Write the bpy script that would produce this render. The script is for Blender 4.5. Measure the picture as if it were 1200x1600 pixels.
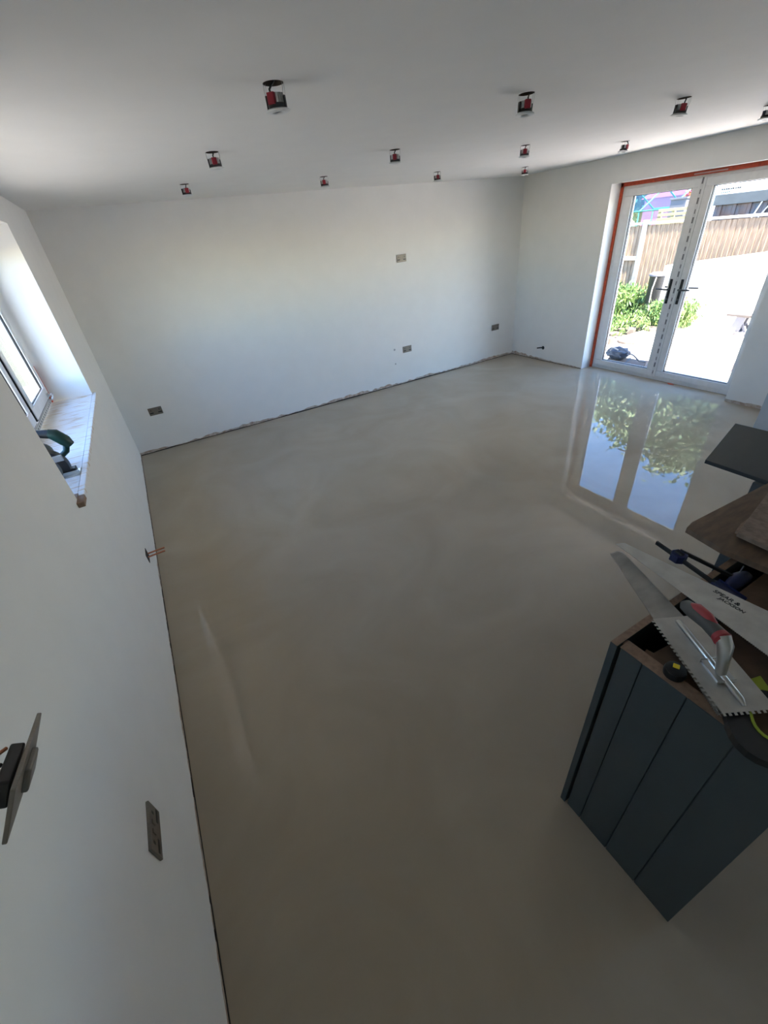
import bpy, bmesh, math, random
from mathutils import Vector, Matrix, noise
random.seed(7)
S = bpy.context.scene
COL = S.collection
for o in list(bpy.data.objects): bpy.data.objects.remove(o)

# ------------------------------------------------------------ camera, sky, sun, exposure
W, L, H = 5.937, 5.462, 2.40           # room: door wall x=W, back wall y=L, ceiling z=H
EXPOSURE = 1.28
SKY = 0.76
SUN = 25.0
cd = bpy.data.cameras.new('camera'); cam = bpy.data.objects.new('camera', cd); COL.objects.link(cam)
Rr = Vector((0.86500731, -0.49237218, -0.09660221))
Rf = Vector((0.362425, 0.74625926, -0.5583415))
Ru = Vector((0.34700212, 0.44795842, 0.82396771))
M = Matrix(((Rr.x, Ru.x, -Rf.x, 0.49295575), (Rr.y, Ru.y, -Rf.y, 0.0), (Rr.z, Ru.z, -Rf.z, 1.94149201), (0, 0, 0, 1)))
cam.matrix_world = M
cd.sensor_fit = 'VERTICAL'; cd.sensor_height = 36.0; cd.lens = 645.74 / 1600 * 36.0
cd.clip_start = 0.02; cd.clip_end = 400
S.camera = cam

wd = bpy.data.worlds.new('sky'); S.world = wd; wd.use_nodes = True
wn = wd.node_tree.nodes; wl = wd.node_tree.links
bg = wn['Background']; sk = wn.new('ShaderNodeTexSky'); sk.sky_type = 'NISHITA'
sk.sun_disc = False; sk.sun_elevation = math.radians(52); sk.sun_rotation = math.radians(195)
sk.air_density = 1.0; sk.dust_density = 0.1; sk.ozone_density = 2.5
hs_ = wn.new('ShaderNodeHueSaturation'); hs_.inputs['Saturation'].default_value = 1.15
wl.new(sk.outputs[0], hs_.inputs['Color']); wl.new(hs_.outputs[0], bg.inputs[0]); bg.inputs[1].default_value = SKY

sd = bpy.data.lights.new('sun', 'SUN'); sun = bpy.data.objects.new('sun', sd); COL.objects.link(sun)
sd.energy = SUN; sd.angle = math.radians(0.6); sd.color = (1.0, 0.91, 0.78)
to_sun = Vector((-0.14, -0.55, 0.82)).normalized()
sun.rotation_euler = to_sun.to_track_quat('Z', 'Y').to_euler(); sun.location = (0, -6, 12)

def portal(name, loc, rot, sx, sy):                 # guides daylight sampling only, gives off nothing
    a = bpy.data.lights.new(name, 'AREA'); a.shape = 'RECTANGLE'; a.size = sx; a.size_y = sy
    a.cycles.is_portal = True
    o = bpy.data.objects.new(name, a); COL.objects.link(o); o.location = loc; o.rotation_euler = rot
portal('daylight_portal_door', (W + 0.15, 3.11, 1.07), (0, math.radians(90), 0), 2.1, 1.85)
portal('daylight_portal_fill', (W + 0.06, -0.9, 1.59), (0, math.radians(90), 0), 1.22, 1.2)
portal('daylight_portal_window', (-0.22, 3.05, 1.66), (0, math.radians(-90), 0), 1.1, 1.95)

S.view_settings.view_transform = 'Standard'; S.view_settings.look = 'None'
S.view_settings.exposure = EXPOSURE; S.view_settings.gamma = 1.0; S.view_settings.use_curve_mapping = False

# ------------------------------------------------------------ materials
def mat(name, col, rough=0.5, metal=0.0, nz=0.0, scale=20.0, col2=None, bump=0.0, bscale=80.0, spec=None, stretch=None):
    m = bpy.data.materials.new(name); m.use_nodes = True
    nt = m.node_tree; n = nt.nodes; l = nt.links; b = n['Principled BSDF']
    b.inputs['Base Color'].default_value = (*col, 1); b.inputs['Roughness'].default_value = rough
    b.inputs['Metallic'].default_value = metal
    if spec is not None: b.inputs['Specular IOR Level'].default_value = spec
    tc = n.new('ShaderNodeTexCoord'); mp = n.new('ShaderNodeMapping'); l.new(tc.outputs['Object'], mp.inputs[0])
    if stretch: mp.inputs['Scale'].default_value = stretch
    t = n.new('ShaderNodeTexNoise'); t.inputs['Scale'].default_value = scale; t.inputs['Detail'].default_value = 5
    l.new(mp.outputs[0], t.inputs['Vector'])
    r = n.new('ShaderNodeValToRGB'); r.color_ramp.elements[0].position = 0.35; r.color_ramp.elements[1].position = 0.65
    c2 = col2 if col2 else tuple(c * (1 - (nz or 0.06)) for c in col)
    r.color_ramp.elements[0].color = (*c2, 1); r.color_ramp.elements[1].color = (*col, 1)
    l.new(t.outputs['Fac'], r.inputs[0]); l.new(r.outputs[0], b.inputs['Base Color'])
    if bump:
        t2 = n.new('ShaderNodeTexNoise'); t2.inputs['Scale'].default_value = bscale; t2.inputs['Detail'].default_value = 3
        l.new(mp.outputs[0], t2.inputs['Vector'])
        bp = n.new('ShaderNodeBump'); bp.inputs['Strength'].default_value = bump; bp.inputs['Distance'].default_value = 0.01
        l.new(t2.outputs['Fac'], bp.inputs['Height']); l.new(bp.outputs[0], b.inputs['Normal'])
    return m

def glass_mat(name, tint=(1, 1, 1), refl=1.0):
    m = bpy.data.materials.new(name); m.use_nodes = True
    n = m.node_tree.nodes; l = m.node_tree.links; n.clear()
    o = n.new('ShaderNodeOutputMaterial'); mx = n.new('ShaderNodeMixShader'); tr = n.new('ShaderNodeBsdfTransparent')
    gl = n.new('ShaderNodeBsdfGlossy'); fr = n.new('ShaderNodeFresnel')
    tr.inputs[0].default_value = (*tint, 1); gl.inputs['Roughness'].default_value = 0.02; 
    ge = n.new('ShaderNodeNewGeometry'); mr = n.new('ShaderNodeMapRange')      # same index on leaving as on entering the pane
    mr.inputs['To Min'].default_value = 1.3; mr.inputs['To Max'].default_value = 1 / 1.3
    l.new(ge.outputs['Backfacing'], mr.inputs['Value']); l.new(mr.outputs[0], fr.inputs[0])
    l.new(fr.outputs[0], mx.inputs[0]); l.new(tr.outputs[0], mx.inputs[1]); l.new(gl.outputs[0], mx.inputs[2])
    l.new(mx.outputs[0], o.inputs[0]); return m

m_wall = mat('white_wall_paint', (0.88, 0.87, 0.845), 0.7, nz=0.02, scale=6, bump=0.04, bscale=120)
m_ceil = mat('ceiling_paint', (0.87, 0.855, 0.83), 0.75, nz=0.02, scale=5, bump=0.04, bscale=100)
m_reveal = mat('reveal_plaster', (0.82, 0.82, 0.81), 0.65, nz=0.03, scale=9, bump=0.05, bscale=70)
m_upvc = mat('white_plastic_frame', (0.80, 0.80, 0.80), 0.3)
m_gask = mat('black_gasket', (0.012, 0.012, 0.014), 0.5)
m_orange = mat('orange_red_sealing_tape', (0.62, 0.085, 0.03), 0.55, nz=0.3, scale=40)
m_glass = glass_mat('window_glass')
m_gg = glass_mat('greenhouse_glass', (0.75, 0.93, 0.90))
m_plast = mat('bare_plaster', (0.42, 0.30, 0.23), 0.9, scale=25, col2=(0.62, 0.55, 0.48), bump=0.4)
m_gap = mat('gap_shade_strip', (0.05, 0.038, 0.028), 0.9, nz=0.5, scale=30)  # dark colour stands for the shade in the wall-foot gap
m_mdf = mat('brown_fibreboard', (0.10, 0.062, 0.038), 0.75, scale=18, col2=(0.15, 0.085, 0.05), bump=0.1)
m_mdf2 = mat('pale_fibreboard', (0.33, 0.22, 0.15), 0.8, scale=60, col2=(0.24, 0.155, 0.105), bump=0.15)
m_ply = mat('scuffed_plywood', (0.19, 0.12, 0.072), 0.7, scale=14, col2=(0.13, 0.085, 0.055), bump=0.15, stretch=(1, 4, 1))
m_blue = mat('blue_grey_cabinet_paint', (0.060, 0.076, 0.083), 0.5, nz=0.06, scale=8)
m_slab = mat('dark_grey_worktop', (0.024, 0.029, 0.032), 0.5, nz=0.12, scale=20)
m_lard = mat('pale_blue_grey_paint', (0.52, 0.58, 0.63), 0.45, nz=0.04)
m_nickel = mat('brushed_nickel', (0.24, 0.215, 0.185), 0.4, 0.6, nz=0.1, scale=30, stretch=(1, 12, 1))
m_black = mat('black_plastic', (0.012, 0.012, 0.013), 0.4)
m_grey = mat('grey_plastic', (0.12, 0.12, 0.12), 0.5)
m_red = mat('red_plastic', (0.33, 0.012, 0.03), 0.4)
m_alu = mat('cast_aluminium', (0.62, 0.63, 0.63), 0.3, 1.0, nz=0.1)
m_bezel = mat('white_bezel', (0.78, 0.78, 0.77), 0.35)
m_lens = mat('frosted_lens', (0.12, 0.11, 0.105), 0.25)
m_steel = mat('scuffed_saw_steel', (0.60, 0.58, 0.53), 0.42, 0.45, scale=22, col2=(0.50, 0.48, 0.44), bump=0.03)
m_steel2 = mat('smeared_steel_blade', (0.48, 0.46, 0.42), 0.5, 0.45, scale=10, col2=(0.34, 0.325, 0.295), bump=0.08, stretch=(1, 2, 1))
m_wire = mat('spring_wire', (0.55, 0.54, 0.52), 0.3, 1.0)
m_lime = mat('lime_rubber', (0.33, 0.42, 0.03), 0.5)
m_yel = mat('yellow_plastic', (0.78, 0.62, 0.02), 0.4)
m_navy = mat('navy_blue_plastic', (0.014, 0.02, 0.085), 0.4)
m_redgrip = mat('red_rubber_grip', (0.36, 0.03, 0.035), 0.55)
m_greygrip = mat('dark_grey_rubber_grip', (0.085, 0.078, 0.07), 0.6)
m_copper = mat('copper', (0.55, 0.22, 0.12), 0.35, 0.8)
m_green = mat('dark_green_tool_plastic', (0.008, 0.045, 0.035), 0.35)
m_dkw = mat('dark_void_timber', (0.05, 0.04, 0.03), 0.9)
m_chrome = mat('chrome', (0.7, 0.7, 0.7), 0.12, 1.0)
m_print = mat('faded_black_print', (0.035, 0.033, 0.03), 0.7)
m_dash = mat('grey_film_print', (0.17, 0.17, 0.18), 0.6)
m_cut = mat('cut_plasterboard_edge', (0.10, 0.075, 0.06), 0.9, nz=0.3)
m_film = mat('protective_film', (0.74, 0.74, 0.75), 0.25)
# outside
m_patio = mat('pale_patio_stone', (0.72, 0.67, 0.62), 0.8, scale=3, col2=(0.62, 0.56, 0.52), bump=0.2)
m_soil = mat('garden_soil', (0.06, 0.05, 0.035), 0.95, scale=6, col2=(0.04, 0.05, 0.02), bump=0.5)
m_fence = mat('weathered_fence_board', (0.29, 0.195, 0.125), 0.85, scale=5, col2=(0.18, 0.115, 0.07), stretch=(6, 6, 1), bump=0.2)
m_rail = mat('sun_bleached_rail', (0.28, 0.26, 0.23), 0.85, nz=0.15, scale=10)
m_conc = mat('concrete_post', (0.23, 0.215, 0.20), 0.9, nz=0.2, scale=14, bump=0.2)
m_render = mat('white_render', (0.88, 0.86, 0.84), 0.8, nz=0.03)
m_leaf = mat('weed_leaf', (0.045, 0.105, 0.022), 0.6, scale=3, col2=(0.10, 0.15, 0.035))
m_tleaf = mat('tree_leaf', (0.13, 0.20, 0.09), 0.6, scale=1.5, col2=(0.24, 0.31, 0.17))
m_oleaf = mat('orange_leaf', (0.30, 0.12, 0.045), 0.6, scale=6, col2=(0.22, 0.04, 0.04))
m_bark = mat('bark', (0.14, 0.10, 0.07), 0.9, nz=0.3)
m_stone = mat('broken_stone', (0.085, 0.07, 0.058), 0.9, nz=0.35, scale=5, bump=0.3)
m_card = mat('brown_cardboard', (0.105, 0.07, 0.055), 0.85, nz=0.1)
m_pink = mat('pink_panel', (0.50, 0.10, 0.22), 0.6)
m_pallet = mat('pale_yellow_timber', (0.27, 0.23, 0.11), 0.8, nz=0.1)
m_greybox = mat('grey_plastic_crate', (0.085, 0.085, 0.10), 0.6, nz=0.1)
m_shed = mat('grey_green_shed_board', (0.06, 0.068, 0.072), 0.8, nz=0.2, scale=8)
m_rust = mat('rusty_corrugated_sheet', (0.09, 0.09, 0.10), 0.6, scale=3, col2=(0.15, 0.065, 0.035))
m_gframe = mat('green_greenhouse_frame', (0.03, 0.15, 0.125), 0.5)
m_bag = mat('blue_grey_bag_fabric', (0.018, 0.027, 0.05), 0.8, scale=9, col2=(0.08, 0.085, 0.09))

def sill_material():
    m = mat('part_painted_sill', (0.86, 0.85, 0.84), 0.5, scale=9, col2=(0.66, 0.52, 0.36), stretch=(0.8, 5, 1), bump=0.1)
    r = [x for x in m.node_tree.nodes if x.type == 'VALTORGB'][0]
    r.color_ramp.elements[0].position = 0.36; r.color_ramp.elements[1].position = 0.47
    return m
m_sill = sill_material()

def floor_material():                                  # wet self-levelling compound
    m = bpy.data.materials.new('wet_levelling_compound'); m.use_nodes = True
    n = m.node_tree.nodes; l = m.node_tree.links; b = n['Principled BSDF']
    tc = n.new('ShaderNodeTexCoord')
    t = n.new('ShaderNodeTexNoise'); t.inputs['Scale'].default_value = 1.3; t.inputs['Detail'].default_value = 6
    t.inputs['Distortion'].default_value = 1.5
    l.new(tc.outputs['Object'], t.inputs['Vector'])
    r = n.new('ShaderNodeValToRGB'); r.color_ramp.elements[0].position = 0.3; r.color_ramp.elements[1].position = 0.75
    r.color_ramp.elements[0].color = (0.40, 0.335, 0.25, 1); r.color_ramp.elements[1].color = (0.46, 0.395, 0.305, 1)
    l.new(t.outputs['Fac'], r.inputs[0])
    # thin pale trowel swirls
    t3 = n.new('ShaderNodeTexNoise'); t3.inputs['Scale'].default_value = 0.9; t3.inputs['Detail'].default_value = 2
    t3.inputs['Distortion'].default_value = 2.5; l.new(tc.outputs['Object'], t3.inputs['Vector'])
    r3 = n.new('ShaderNodeValToRGB'); e = r3.color_ramp.elements
    e[0].position = 0.49; e[0].color = (0, 0, 0, 1); e[1].position = 0.51; e[1].color = (0, 0, 0, 1)
    x = e.new(0.50); x.color = (0.055, 0.055, 0.055, 1)
    l.new(t3.outputs['Fac'], r3.inputs[0])
    mx = n.new('ShaderNodeMix'); mx.data_type = 'RGBA'
    l.new(r3.outputs[0], mx.inputs[0]); l.new(r.outputs[0], mx.inputs[6]); mx.inputs[7].default_value = (0.45, 0.42, 0.37, 1)
    l.new(mx.outputs[2], b.inputs['Base Color'])
    b.inputs['Roughness'].default_value = 0.012; b.inputs['IOR'].default_value = 1.36
    t2 = n.new('ShaderNodeTexNoise'); t2.inputs['Scale'].default_value = 2.2; t2.inputs['Detail'].default_value = 3
    l.new(tc.outputs['Object'], t2.inputs['Vector'])
    bp = n.new('ShaderNodeBump'); bp.inputs['Strength'].default_value = 0.05; bp.inputs['Distance'].default_value = 0.010
    l.new(t2.outputs['Fac'], bp.inputs['Height']); l.new(bp.outputs[0], b.inputs['Normal'])
    return m
m_floor = floor_material()

# ------------------------------------------------------------ mesh helpers
class MB:
    def __init__(s): s.bm = bmesh.new()
    def box(s, x0, x1, y0, y1, z0, z1, bev=0.0):
        r = bmesh.ops.create_cube(s.bm, size=1.0); vs = r['verts']
        for v in vs: v.co = Vector(((x0 + x1) / 2 + v.co.x * (x1 - x0), (y0 + y1) / 2 + v.co.y * (y1 - y0), (z0 + z1) / 2 + v.co.z * (z1 - z0)))
        if bev:
            es = list({e for v in vs for e in v.link_edges})
            bmesh.ops.bevel(s.bm, geom=es, offset=bev, segments=2, affect='EDGES', profile=0.5)
        return s
    def obox(s, c, ax, ay, az, dx, dy, dz, bev=0.0):       # oriented box
        r = bmesh.ops.create_cube(s.bm, size=1.0); vs = r['verts']; c = Vector(c)
        ax, ay, az = (Vector(a).normalized() for a in (ax, ay, az))
        for v in vs: v.co = c + ax * (v.co.x * dx) + ay * (v.co.y * dy) + az * (v.co.z * dz)
        if bev:
            es = list({e for v in vs for e in v.link_edges})
            bmesh.ops.bevel(s.bm, geom=es, offset=bev, segments=2, affect='EDGES', profile=0.5)
        return s
    def prism(s, pts, z0, z1, bev=0.0):                    # polygon in xy, extruded in z
        a = [s.bm.verts.new((p[0], p[1], z0)) for p in pts]; b = [s.bm.verts.new((p[0], p[1], z1)) for p in pts]
        k = len(pts); fs = [s.bm.faces.new(a[::-1]), s.bm.faces.new(b)]
        for i in range(k): fs.append(s.bm.faces.new((a[i], a[(i + 1) % k], b[(i + 1) % k], b[i])))
        if bev:
            bmesh.ops.bevel(s.bm, geom=list({e for f in fs for e in f.edges}), offset=bev, segments=2, affect='EDGES', profile=0.5)
        return s
    def poly3(s, a, off):                                  # any planar polygon extruded by a vector
        off = Vector(off); va = [s.bm.verts.new(Vector(p)) for p in a]; vb = [s.bm.verts.new(Vector(p) + off) for p in a]
        k = len(a); s.bm.faces.new(va[::-1]); s.bm.faces.new(vb)
        for i in range(k): s.bm.faces.new((va[i], va[(i + 1) % k], vb[(i + 1) % k], vb[i]))
        return s
    def tube(s, pts, r, n=12, sx=None):
        pts = [Vector(p) for p in pts]; rs = r if isinstance(r, (list, tuple)) else [r] * len(pts)
        rings = []; up = Vector((0, 0, 1)); prev = None
        for i, p in enumerate(pts):
            d = (pts[min(i + 1, len(pts) - 1)] - pts[max(i - 1, 0)]).normalized()
            if prev is None:
                a = d.cross(up)
                if a.length < 0.05: a = d.cross(Vector((1, 0, 0)))
            else: a = prev - d * prev.dot(d)
            a.normalize(); prev = a; b = d.cross(a)
            rings.append([s.bm.verts.new(p + (a * math.cos(t) + b * math.sin(t)) * rs[i]) for t in [2 * math.pi * k / n for k in range(n)]])
        for i in range(len(rings) - 1):
            for k in range(n): s.bm.faces.new((rings[i][k], rings[i][(k + 1) % n], rings[i + 1][(k + 1) % n], rings[i + 1][k]))
        s.bm.faces.new(rings[0][::-1]); s.bm.faces.new(rings[-1]); return s
    def lathe(s, prof, c=(0, 0, 0), axis=(0, 0, 1), n=32):  # prof: (radius, height) along the axis
        c = Vector(c); d = Vector(axis).normalized(); a = d.orthogonal().normalized(); b = d.cross(a); rings = []
        for r, h in prof: rings.append([s.bm.verts.new(c + d * h + (a * math.cos(t) + b * math.sin(t)) * max(r, 1e-4)) for t in [2 * math.pi * k / n for k in range(n)]])
        for i in range(len(rings) - 1):
            for k in range(n): s.bm.faces.new((rings[i][k], rings[i][(k + 1) % n], rings[i + 1][(k + 1) % n], rings[i + 1][k]))
        s.bm.faces.new(rings[0][::-1]); s.bm.faces.new(rings[-1]); return s
    def leaves(s, pos, size, aspect=2.0, up=0.3):
        for p in pos:
            d = Vector((random.gauss(0, 1), random.gauss(0, 1), random.gauss(0, 1) + up)).normalized(); q = d.orthogonal().normalized()
            q = Matrix.Rotation(random.random() * 6.28, 3, d) @ q; z = size * random.uniform(0.6, 1.3); p = Vector(p)
            vs = [s.bm.verts.new(v) for v in (p - q * z / aspect, p + d * z * 0.9, p + q * z / aspect, p - d * z * 0.9)]
            s.bm.faces.new(vs)
        return s
    def build(s, name, m, parent=None, smooth=False, free=False):
        if not free: bmesh.ops.recalc_face_normals(s.bm, faces=s.bm.faces)
        me = bpy.data.meshes.new(name)
        if parent is not None:
            off = Vector(parent['_w']) if '_w' in parent else Vector((0, 0, 0))
            bmesh.ops.translate(s.bm, verts=s.bm.verts, vec=-off)
        s.bm.to_mesh(me); s.bm.free()
        if smooth:
            for p in me.polygons: p.use_smooth = True
            me.set_sharp_from_angle(angle=math.radians(40))
        me.materials.append(m); o = bpy.data.objects.new(name, me); COL.objects.link(o)
        if parent is not None:
            o.parent = parent; o['_w'] = tuple(parent['_w'])
        return o

def thing(name, label, cat, loc, group=None):
    o = bpy.data.objects.new(name, None); COL.objects.link(o); o.location = loc; o.empty_display_size = 0.05
    o['label'] = label; o['category'] = cat; o['_w'] = tuple(loc)
    if group: o['group'] = group
    return o
def tag(o, label, cat, group=None, kind=None):
    o['label'] = label; o['category'] = cat
    if group: o['group'] = group
    if kind: o['kind'] = kind
    return o
def struct(o, label=None):
    o['kind'] = 'structure'
    if label: o['label'] = label
    return o
def dup(root, loc, rz=0.0, label=None):
    r = root.copy(); COL.objects.link(r); r.location = loc; r.rotation_euler = (0, 0, rz)
    if label: r['label'] = label
    for ch in list(root.children):
        c = ch.copy(); COL.objects.link(c); c.parent = r
        for g in list(ch.children):
            d = g.copy(); COL.objects.link(d); d.parent = c
    return r
def text_mesh(txt, size, m, parent, mw, name='lettering', depth=0.0002):
    c = bpy.data.curves.new(name, 'FONT'); c.body = txt; c.size = size; c.extrude = depth; c.align_x = 'LEFT'; c.offset = size * .022; c.shear = .15
    t = bpy.data.objects.new('tmp_text', c); COL.objects.link(t); bpy.context.view_layer.update()
    me = bpy.data.meshes.new_from_object(t.evaluated_get(bpy.context.evaluated_depsgraph_get()))
    bpy.data.objects.remove(t); me.name = name
    me.transform(Matrix.Translation(-Vector(parent['_w'])) @ mw); me.materials.clear(); me.materials.append(m)
    o = bpy.data.objects.new(name, me); COL.objects.link(o); o.parent = parent; return o

# ------------------------------------------------------------ room shell
YB = -1.9                                             # the dim kitchen end behind the camera
HT = 2.62                                             # walls run up past the ceiling board
f = MB().box(-0.02, W + 0.2, YB, L + 0.02, -0.10, 0.0); struct(f.build('floor', m_floor), 'wet grey beige levelling compound floor')

# ceiling board with real round holes
LIGHTS = [(1.19, 1.91), (2.41, 1.95), (3.61, 1.95), (4.755, 2.05),
          (1.194, 3.09), (2.452, 3.20), (3.664, 3.20), (4.849, 3.18),
          (1.204, 4.335), (2.403, 4.36), (3.741, 4.50), (5.00, 4.525)]
HR = 0.036
cb = MB().box(-0.34, W + 0.3, YB - 0.1, L + 0.1, H, H + 0.02).build('ceiling', m_ceil)
ct = MB()
for x, y in LIGHTS: ct.lathe([(HR, -0.05), (HR, 0.05)], (x, y, H + 0.01), n=28)
cutter = ct.build('tmp_cutter', m_ceil)
md = cb.modifiers.new('holes', 'BOOLEAN'); md.operation = 'DIFFERENCE'; md.object = cutter; md.solver = 'EXACT'
bpy.context.view_layer.update()
me2 = bpy.data.meshes.new_from_object(cb.evaluated_get(bpy.context.evaluated_depsgraph_get()))
cb.modifiers.clear(); cb.data = me2; me2.materials.append(m_cut)
for p in me2.polygons:
    if abs(p.normal.z) < .5 and 0 < p.center.x < W and YB < p.center.y < L: p.material_index = 1
if True: bpy.data.objects.remove(cutter); struct(cb)
struct(MB().box(-0.50, W + 0.55, YB - 0.3, L + 0.35, HT, HT + 0.08).build('roof', m_dkw))

WY0, WY1, WZ0, WZ1 = 2.06, 4.04, 1.075, 2.225         # left window opening
b = MB(); b.box(-0.34, 0, YB, WY0, -0.1, HT); b.box(-0.34, 0, WY1, L + 0.2, -0.1, HT)
b.box(-0.34, 0, WY0, WY1, -0.1, WZ0); b.box(-0.34, 0, WY0, WY1, WZ1, HT)
struct(b.build('wall_left', m_wall))
struct(MB().box(-0.34, W + 0.3, L, L + 0.2, -0.1, HT).build('wall_back', m_wall))
DY0, DY1, DZ = 2.15, 4.055, 2.148                     # patio door opening
KY0, KY1, KZ0, KZ1 = -1.5, -0.3, .98, 2.2               # added window out of view, lets in fill light for the near end
b = MB(); b.box(W, W + 0.3, YB, KY0, -0.1, HT); b.box(W, W + 0.3, KY1, DY0, -0.1, HT); b.box(W, W + 0.3, KY0, KY1, -0.1, KZ0); b.box(W, W + 0.3, KY0, KY1, KZ1, HT); b.box(W, W + 0.3, DY1, L, -0.1, HT); b.box(W, W + 0.3, DY0, DY1, DZ, HT)
struct(b.build('wall_right', m_wall))
struct(MB().box(-0.34, W + 0.3, YB - 0.2, YB, -0.1, HT).build('wall_front', m_wall))

# ragged unpainted plaster; dark strip stands in for the shaded gap at the wall foot
def ragged(name, p0, p1, nrm, hmin, hmax, th, m, seed, zbase=0.0, freq=3.0, gate=None):
    p0 = Vector(p0); p1 = Vector(p1); nrm = Vector(nrm); n = int((p1 - p0).length / 0.025); bm = bmesh.new(); rows = []
    for i in range(n + 1):
        p = p0.lerp(p1, i / n); v = noise.noise(Vector((i * 0.025 * freq, seed, 0))) * 0.6 + noise.noise(Vector((i * 0.025 * freq * 5, seed + 9, 0))) * 0.4
        h = hmin + (hmax - hmin) * max(0.0, min(1.0, 0.5 + v * 1.3))
        if gate: h *= gate(i / n)
        rows.append([bm.verts.new(p + Vector((0, 0, zbase))), bm.verts.new(p + nrm * th + Vector((0, 0, zbase))),
                     bm.verts.new(p + nrm * th + Vector((0, 0, zbase + h))), bm.verts.new(p + Vector((0, 0, zbase + h + 0.001)))])
    for a, c in zip(rows, rows[1:]):
        for k in range(3): bm.faces.new((a[k], a[k + 1], c[k + 1], c[k]))
    x = MB(); x.bm.free(); x.bm = bm; return struct(x.build(name, m))
ragged('trim_1', (0, L, 0), (W, L, 0), (0, -1, 0), 0.012, 0.052, 0.002, m_plast, 1.3, gate=lambda t: 0.7 + 0.5 * math.sin(t * 3.0))
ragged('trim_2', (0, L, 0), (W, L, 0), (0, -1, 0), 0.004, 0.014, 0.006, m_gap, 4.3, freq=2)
ragged('trim_3', (0, 0.1, 0), (0, L, 0), (1, 0, 0), 0.0, 0.022, 0.002, m_plast, 7.7)
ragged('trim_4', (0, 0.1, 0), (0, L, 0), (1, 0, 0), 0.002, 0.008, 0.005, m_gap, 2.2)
ragged('trim_5', (W, DY1, 0), (W, L, 0), (-1, 0, 0), 0.012, 0.06, 0.002, m_plast, 12.1, gate=lambda t: 0.25 + t)
ragged('trim_6', (W, 1.80, 0), (W, DY0, 0), (-1, 0, 0), 0.010, 0.04, 0.002, m_plast, 15.1)
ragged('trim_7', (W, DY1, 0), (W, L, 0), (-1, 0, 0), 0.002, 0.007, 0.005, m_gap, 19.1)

struct(MB().lathe([(.016, 0), (.014, .0008)], (3.62, L, .515), (0, -1, 0), 14).lathe([(.012, 0), (.010, .0008)], (3.62, L, .315), (0, -1, 0), 14).build('trim_9', mat('grey_filler', (.45, .45, .44), .9)))
# window (left wall)
win = bpy.data.objects.new('window_1', None); COL.objects.link(win); win['kind'] = 'structure'; win['_w'] = (-0.28, 3.05, 1.1); win.location = (-0.28, 3.05, 1.1)
fx0, fx1 = -0.335, -0.275
def ring(x0, x1, y0, y1, z0, z1, w):
    return MB().box(x0, x1, y0, y1, z0, z0 + w, .004).box(x0, x1, y0, y1, z1 - w, z1, .004).box(x0, x1, y0, y0 + w, z0 + w, z1 - w, .004).box(x0, x1, y1 - w, y1, z0 + w, z1 - w, .004)
fr = ring(fx0, fx1, WY0 + .005, WY1 - .02, WZ0 + .03, WZ1, 0.055); fr.box(fx0, fx1, 3.25, 3.31, WZ0 + .08, WZ1 - .05, .004)
fr.build('window_frame', m_upvc, win)
for (a, c_) in ((WY0 + .055, 3.255), (3.305, WY1 - .075)):
    ring(fx1 - .003, fx1 + .018, a + .0, c_ - .0, WZ0 + .085, WZ1 - .055, 0.004).build('gasket', m_gask, win)
    sh = ring(fx1 - .02, fx1 + .022, a + .006, c_ - .006, WZ0 + .091, WZ1 - .061, 0.075).build('window_sash', m_upvc, win)
    ring(fx1 - .0, fx1 + .014, a + .080, c_ - .080, WZ0 + .165, WZ1 - .135, 0.006).build('glazing_gasket', m_gask, sh)
    MB().box(fx1 - .018, fx1 - .010, a + .07, c_ - .07, WZ0 + .15, WZ1 - .12).build('pane', m_glass, sh)
h = MB().box(fx1 + .022, fx1 + .034, 3.86, 3.90, WZ0 + .10, WZ0 + .13, .003); h.tube([(fx1 + .034, 3.88, WZ0 + .115), (fx1 + .055, 3.88, WZ0 + .115), (fx1 + .058, 3.83, WZ0 + .11), (fx1 + .055, 3.77, WZ0 + .10)], [.008, .009, .009, .006])
h.build('window_handle', m_chrome, win)
fm = MB().box(fx1, fx1 + .004, WY0 + .02, WY1 - .03, WZ0 + .033, WZ0 + .062).build('protective_film', m_film, win)
d = MB()
yy = WY0 + .05
while yy < WY1 - .08:
    d.box(fx1 + .004, fx1 + .005, yy, yy + .022, WZ0 + .042, WZ0 + .053); yy += .055
d.build('film_print', m_dash, fm)
MB().box(fx0, fx1 + .01, WY1 - .024, WY1 + .0, WZ0 + .03, WZ0 + .30, .003).build('sealant', m_orange, win)
sl = MB().box(-0.285, 0.0, WY0, WY1, WZ0 - .0, WZ0 + .025); sl.box(0.0, 0.028, WY0 + .035, WY1 + .035, WZ0 - .0, WZ0 + .025, .004)
sl.build('window_sill', m_sill, win)
MB().box(0.0, 0.028, WY0 - .05, WY0 + .034, WZ0, WZ0 + .024, .003).box(-.03, .004, WY0 + .001, WY0 + .05, WZ0 + .0255, WZ0 + .028).build('bare_sill_end', m_mdf2, win)

kw = bpy.data.objects.new('fill_window', None); COL.objects.link(kw); kw['kind'] = 'structure'; kw['_w'] = (W + .2, -.5, 1); kw.location = (W + .2, -.5, 1)  # unseen window, added to brighten the near end of the room
kr = ring(W + .14, W + .20, KY0, KY1, KZ0, KZ1, .06); kr.box(W + .14, W + .20, -.93, -.87, KZ0 + .06, KZ1 - .06); kr.build('window_frame', m_upvc, kw)
MB().box(W + .168, W + .174, KY0 + .05, KY1 - .05, KZ0 + .05, KZ1 - .05).build('pane', m_glass, kw)

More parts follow.
